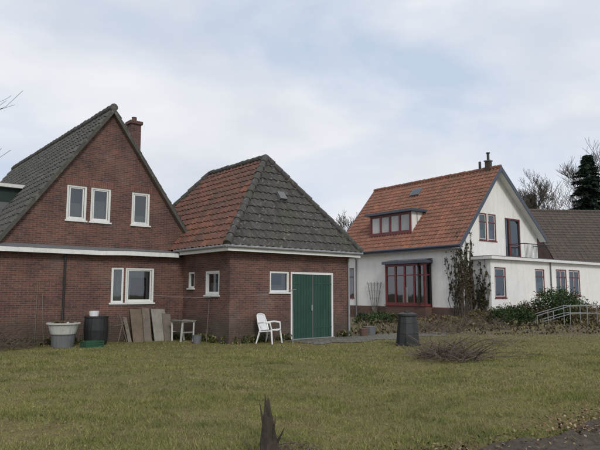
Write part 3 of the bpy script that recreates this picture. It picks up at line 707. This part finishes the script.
def brush(name,x,y,r,h,n,seed,L=.6,steep=.75,thick=.009):
    R=random.Random(seed); mb=MB()
    for k in range(n):
        a=R.uniform(0,6.28); rr=r*R.random()**.6; p=V3((x+math.cos(a)*rr,y+math.sin(a)*rr,h*(1-rr/r)*R.random()+.02)); el=R.uniform(-.15,steep); aa=R.uniform(0,6.28)
        d=V3((math.cos(aa)*math.cos(el),math.sin(aa)*math.cos(el),abs(math.sin(el)))); l=L*R.uniform(.3,1.2)
        q=p+d*l*.5+V3((R.uniform(-.05,.05),R.uniform(-.05,.05),R.uniform(0,.05))); e_=p+d*l; rd=R.uniform(.003,thick)
        mb.tube([p,q,e_],[rd,rd*.8,rd*.4],'twig',3,cap=False)
        if R.random()<.6:
            s=q+V3((R.uniform(-1,1),R.uniform(-1,1),R.uniform(0,1)))*l*.3; mb.tube([q,s],[rd*.7,rd*.3],'twig',3,cap=False)
    return mb.obj(name,None)
brush('brush_pile',3.45,13.9,.75,.30,300,1,.85,.7,.014); brush('brush_pile',-8.7,16.6,1.3,.4,500,2,.8); brush('brush_pile',5.2,23.5,1.4,.3,300,3,.8)
brush('brush_pile',7.9,26.0,1.5,.35,350,4,.8); brush('brush_pile',5.6,18.0,1.2,.12,90,6,.8,.4); brush('twig_scatter',-.1,5.75,.4,.04,50,5,.25,.3); brush('twig_scatter',4.6,15.2,1.3,.04,70,7,.5,.15)
st=MB(); nn=11; base=V3((-.27,5.45,gz(-.27,5.45)-.05)); rings=[]
for i in range(9):
    z=i/8*.47; r=.098-.05*i/8+(.012 if i<2 else 0)
    rings.append([base+V3((-.02*i/8+math.cos(6.283*k/nn)*r*(1+.22*math.sin(k*2.3+z*9)+random.uniform(-.07,.07)),math.sin(6.283*k/nn)*r*(1+.2*math.cos(k*3.1)+random.uniform(-.07,.07)),z)) for k in range(nn)])
top=[]
for k,p in enumerate(rings[-1]):
    hgt=[.17,.05,.02,.12,.22,.10,.02,.12,.05,.01,.08][k]; t=V3(p)+V3((-.012,0,hgt)); cxy=V3((base.x-.035,base.y,0)); t.x+= (cxy.x-t.x)*.5; t.y+=(cxy.y-t.y)*.5; top.append(t)
rings.append(top)
for i in range(len(rings)-1):
    for k in range(nn): st.poly([rings[i][k],rings[i][(k+1)%nn],rings[i+1][(k+1)%nn],rings[i+1][k]],'stump')
st.poly(rings[-1],'stump')
for a,b_,r in (((.06,0,.24),(.13,-.02,.38),.018),((-.05,-.02,.36),(-.10,0,.6),.018),((.02,-.03,.2),(.05,-.09,.5),.014)): st.tube([base+V3(a),base+V3(b_)],[r,.003],'stump',5)
st.obj('broken_stump',None)
tb=empty('white_tub',bh(-4.2,2.3),R1); m_=MB()
m_.lathe((0,0,0),[(.34,.38),(.42,.64),(.47,.66),(.47,.70),(.44,.70),(.40,.64),(.36,.54)],'offwhite',22)
m_.obj('tub',tb,True); m_=MB(); m_.lathe((0,0,0),[(.3,0),(.33,.34),(.35,.38)],'lead',16); m_.obj('stand',tb); 
cloud('dead_plants',[(0,0,.70,.34,.34,.1)],260,.04,'weeds',tb)
m_=MB(); R=random.Random(1)
for k in range(9): a=R.uniform(0,6.28); m_.tube([(0,0,.6),(math.cos(a)*.4,math.sin(a)*.4,R.uniform(.85,1.2))],[.006,.003],'twig',3)
m_.obj('dry_stems',tb)
bb=empty('black_barrel',bh(-3.2,2.4),0); m_=MB(); m_.lathe((0,0,0),[(.3,0),(.33,.1),(.36,.45),(.34,.8),(.35,.82),(.35,.86),(.32,.86)],'black',20); m_.obj('barrel',bb,True)
m_=MB(); m_.lathe((-.08,0,.86),[(.13,0),(.15,.13),(.155,.15),(.13,.15),(.12,.05)],'plastic',12); m_.obj('white_bucket',bb,True)
gc=empty('green_crate',bh(-3.55,1.75),R1+.15); m_=MB()
m_.box(-.28,.28,-.17,.17,0,.02,'greenpl')
for y_ in (-.17,.15):
    for z_ in (.02,.08,.14): m_.box(-.28,.28,y_,y_+.02,z_,z_+.04,'greenpl')
for x_ in (-.28,-.1,.08,.26): 
    for y_ in (-.173,.153): m_.box(x_,x_+.02,y_,y_+.02,.0,.18,'greenpl')
for x_ in (-.281,.261):
    for z_ in (.02,.08,.14): m_.box(x_,x_+.02,-.15,.15,z_,z_+.04,'greenpl')
m_.obj('crate',gc)
lb=empty('leaning_boards',bh(0,0),R1); m_=MB()
def lean(b0,b1,h,dy,mt,tl=0): 
    m_.hexa([(b0,2.5+dy,0),(b1,2.5+dy,0),(b1,2.53+dy,0),(b0,2.53+dy,0),(b0+tl,2.86+dy,h),(b1+tl,2.86+dy,h-.03),(b1+tl,2.89+dy,h-.03),(b0+tl,2.89+dy,h)],mt)
lean(-1.95,-1.45,1.05,0,'boardb'); lean(-1.6,-1.35,1.08,-.06,'wood',.04); lean(-1.22,-.72,1.04,0,'board'); lean(-.9,-.6,.88,-.08,'wood',.05); lean(-2.12,-2.0,.8,.0,'wood',-.05)
m_.obj('boards',lb)
tbl=empty('garden_table',bh(-.52,1.95),R1+math.pi/2); m_=MB()
m_.box(-.40,.40,-.24,.24,.62,.66,'board')
for k in range(5): m_.box(-.42,.42,-.26+.106*k,-.26+.106*k+.095,.66,.68,'board')
for sx_ in (-1,1):
    for sy_ in (-1,1): m_.beam((sx_*.36,sy_*.2,.62),(sx_*.3,sy_*.22,0),.045,.045,'offwhite')
    m_.beam((sx_*.33,-.19,.3),(sx_*.33,.19,.3),.03,.04,'board')
m_.obj('table',tbl)
m_=MB(); m_.lathe((.1,.05,.68),[(.07,0),(.10,.13),(.11,.14)],'brick',12); m_.obj('flower_pot',tbl)
m_=MB(); m_.tube([(wp(293,18.1),18.1,0),(wp(293,18.1)-.02,18.1,1.66)],.014,'grey',6); m_.tube([(wp(293,18.1)-.12,18.1,1.64),(wp(293,18.1)+.1,18.1,1.66)],.010,'grey',6); m_.obj('washing_line_pole',None)
m_=MB(); a=V3((wp(293,18.1),18.1,1.62)); b_=bh(-1.3,2.93,1.5); prev=[a.lerp(b_,k/16)+V3((0,0,-.14*4*(k/16)*(1-k/16))) for k in range(17)]; m_.tube(prev,.004,'grey',3); m_.obj('washing_line',None)
m_=MB(); p=bh(-2.55,2.3); m_.tube([p,p+V3((.16,.0,.78))],.015,'wood',5); m_.tube([p+V3((.3,0,0)),p+V3((.02,.02,.9))],.012,'wood',5); m_.tube([p+V3((-.1,0,.55)),p+V3((.28,0,.62))],.012,'wood',5); m_.obj('garden_stakes',None)
m_=MB(); p=bh(-.12,1.0); m_.tube([p+V3((-.05,-.1,0)),p+V3((0,0,1.35))],.012,'wood',5); m_.lathe(tuple(p+V3((-.3,-.35,0))),[(.12,0),(.15,.24),(.16,.25)],'lead',12); m_.obj('garden_cane_and_pot',None)
m_=MB(); m_.tube([bh(-4.75,3.1,0),bh(-4.7,3.25,1.9)],.012,'wood',5); m_.tube([bh(-4.5,3.1,0),bh(-4.55,3.25,1.5)],.01,'wood',5); m_.obj('garden_cane',None)
tr=empty('fan_trellis',wh(-.0,6.3),R2); m_=MB()
for k in range(-2,3): m_.beam((-.12,k*.07,.35),(-.12,k*.3,2.25),.025,.035,'board',up=(1,0,0))
for z_,w_ in ((.8,.3),(1.25,.45),(1.7,.55),(2.15,.68)): m_.beam((-.14,-w_,z_),(-.14,w_,z_),.02,.03,'board',up=(1,0,0))
m_.obj('slats',tr)
hr=MB(); P0=V3((wp(536,27.5),27.5,0)); P1=V3((wp(606,26.2),26.4,0))
for off in (V3((0,0,0)),V3((.25,1.2,0))):
    for z_ in (.4,.75): 
        a=P0+off+V3((0,0,z_-.25)); b_=P0.lerp(P1,.5)+off+V3((0,0,z_+.2)); c_=P1+off+V3((0,0,z_+.25)); hr.tube([a,b_,c_],.018,'grey',6)
    for k in range(5):
        t=k/4; q_=P0.lerp(P1,t)+off; hr.tube([q_,q_+V3((0,0,.5+.45*min(1,t/.5)+.05*max(0,t-.5)*2))],.018,'grey',6)
hr.obj('metal_handrail',None)
m_=MB(); m_.lathe(tuple(bh(5.6,-.3)),[(.13,0),(.17,.26),(.18,.28)],'plinth',12); m_.lathe(tuple(bh(6.1,-.1)),[(.2,0),(.24,.3),(.25,.32)],'lead',12); m_.obj('flower_pots',None)

# ================================================================ SKY / LIGHT
W_=bpy.data.worlds.new('World'); S.world=W_; W_.use_nodes=True; nt=W_.node_tree; bg=nt.nodes['Background']; bg.inputs[1].default_value=.107
sun_el=math.radians(38); az=math.radians(160)
sky=nt.nodes.new('ShaderNodeTexSky'); sky.sky_type='NISHITA'; sky.sun_disc=False; sky.sun_elevation=sun_el; sky.sun_rotation=az; sky.air_density=1.0; sky.dust_density=1.5
tc_=nt.nodes.new('ShaderNodeTexCoord'); mp=nt.nodes.new('ShaderNodeMapping'); mp.inputs['Scale'].default_value=(1,1,2.2); mp.inputs['Location'].default_value=(.9,.4,.2)
nt.links.new(tc_.outputs['Generated'],mp.inputs[0])
nn1=nt.nodes.new('ShaderNodeTexNoise'); nn1.inputs['Scale'].default_value=2.3; nn1.inputs['Detail'].default_value=5; nn1.inputs['Roughness'].default_value=.5; nn1.inputs['Distortion'].default_value=.35; nt.links.new(mp.outputs[0],nn1.inputs['Vector'])
n2=noise(nt,mp.outputs[0],3.4,4,.5)
cover=ramp(nt,nn1.outputs['Fac'],[(.34,.15),(.46,.62),(.57,1)])
cl=ramp(nt,n2,[(.32,(6.3,6.7,7.4)),(.5,(7.4,7.65,8.15)),(.66,(8.2,8.35,8.7))])
pale=mix(nt,.85,sky.outputs[0],(5.2,6.2,7.8))
nt.links.new(mix(nt,cover,pale,cl),bg.inputs[0])
sd=V3((math.sin(az)*math.cos(sun_el),math.cos(az)*math.cos(sun_el),math.sin(sun_el)))
L=bpy.data.lights.new('sun','SUN'); L.energy=1.5; L.angle=math.radians(14); L.color=(1,.96,.9); lo=bpy.data.objects.new('sun',L); COL.objects.link(lo); lo.rotation_euler=sd.to_track_quat('Z','Y').to_euler()
# ================================================================ CAMERA
cam=bpy.data.cameras.new('camera'); co=bpy.data.objects.new('camera',cam); COL.objects.link(co); co.location=(0,0,1.55); co.rotation_euler=(math.radians(90+6.7),0,0)
cam.sensor_width=36; cam.lens=34.8; cam.clip_end=3000; S.camera=co
S.view_settings.view_transform='Standard'; S.view_settings.look='None'; S.view_settings.exposure=0
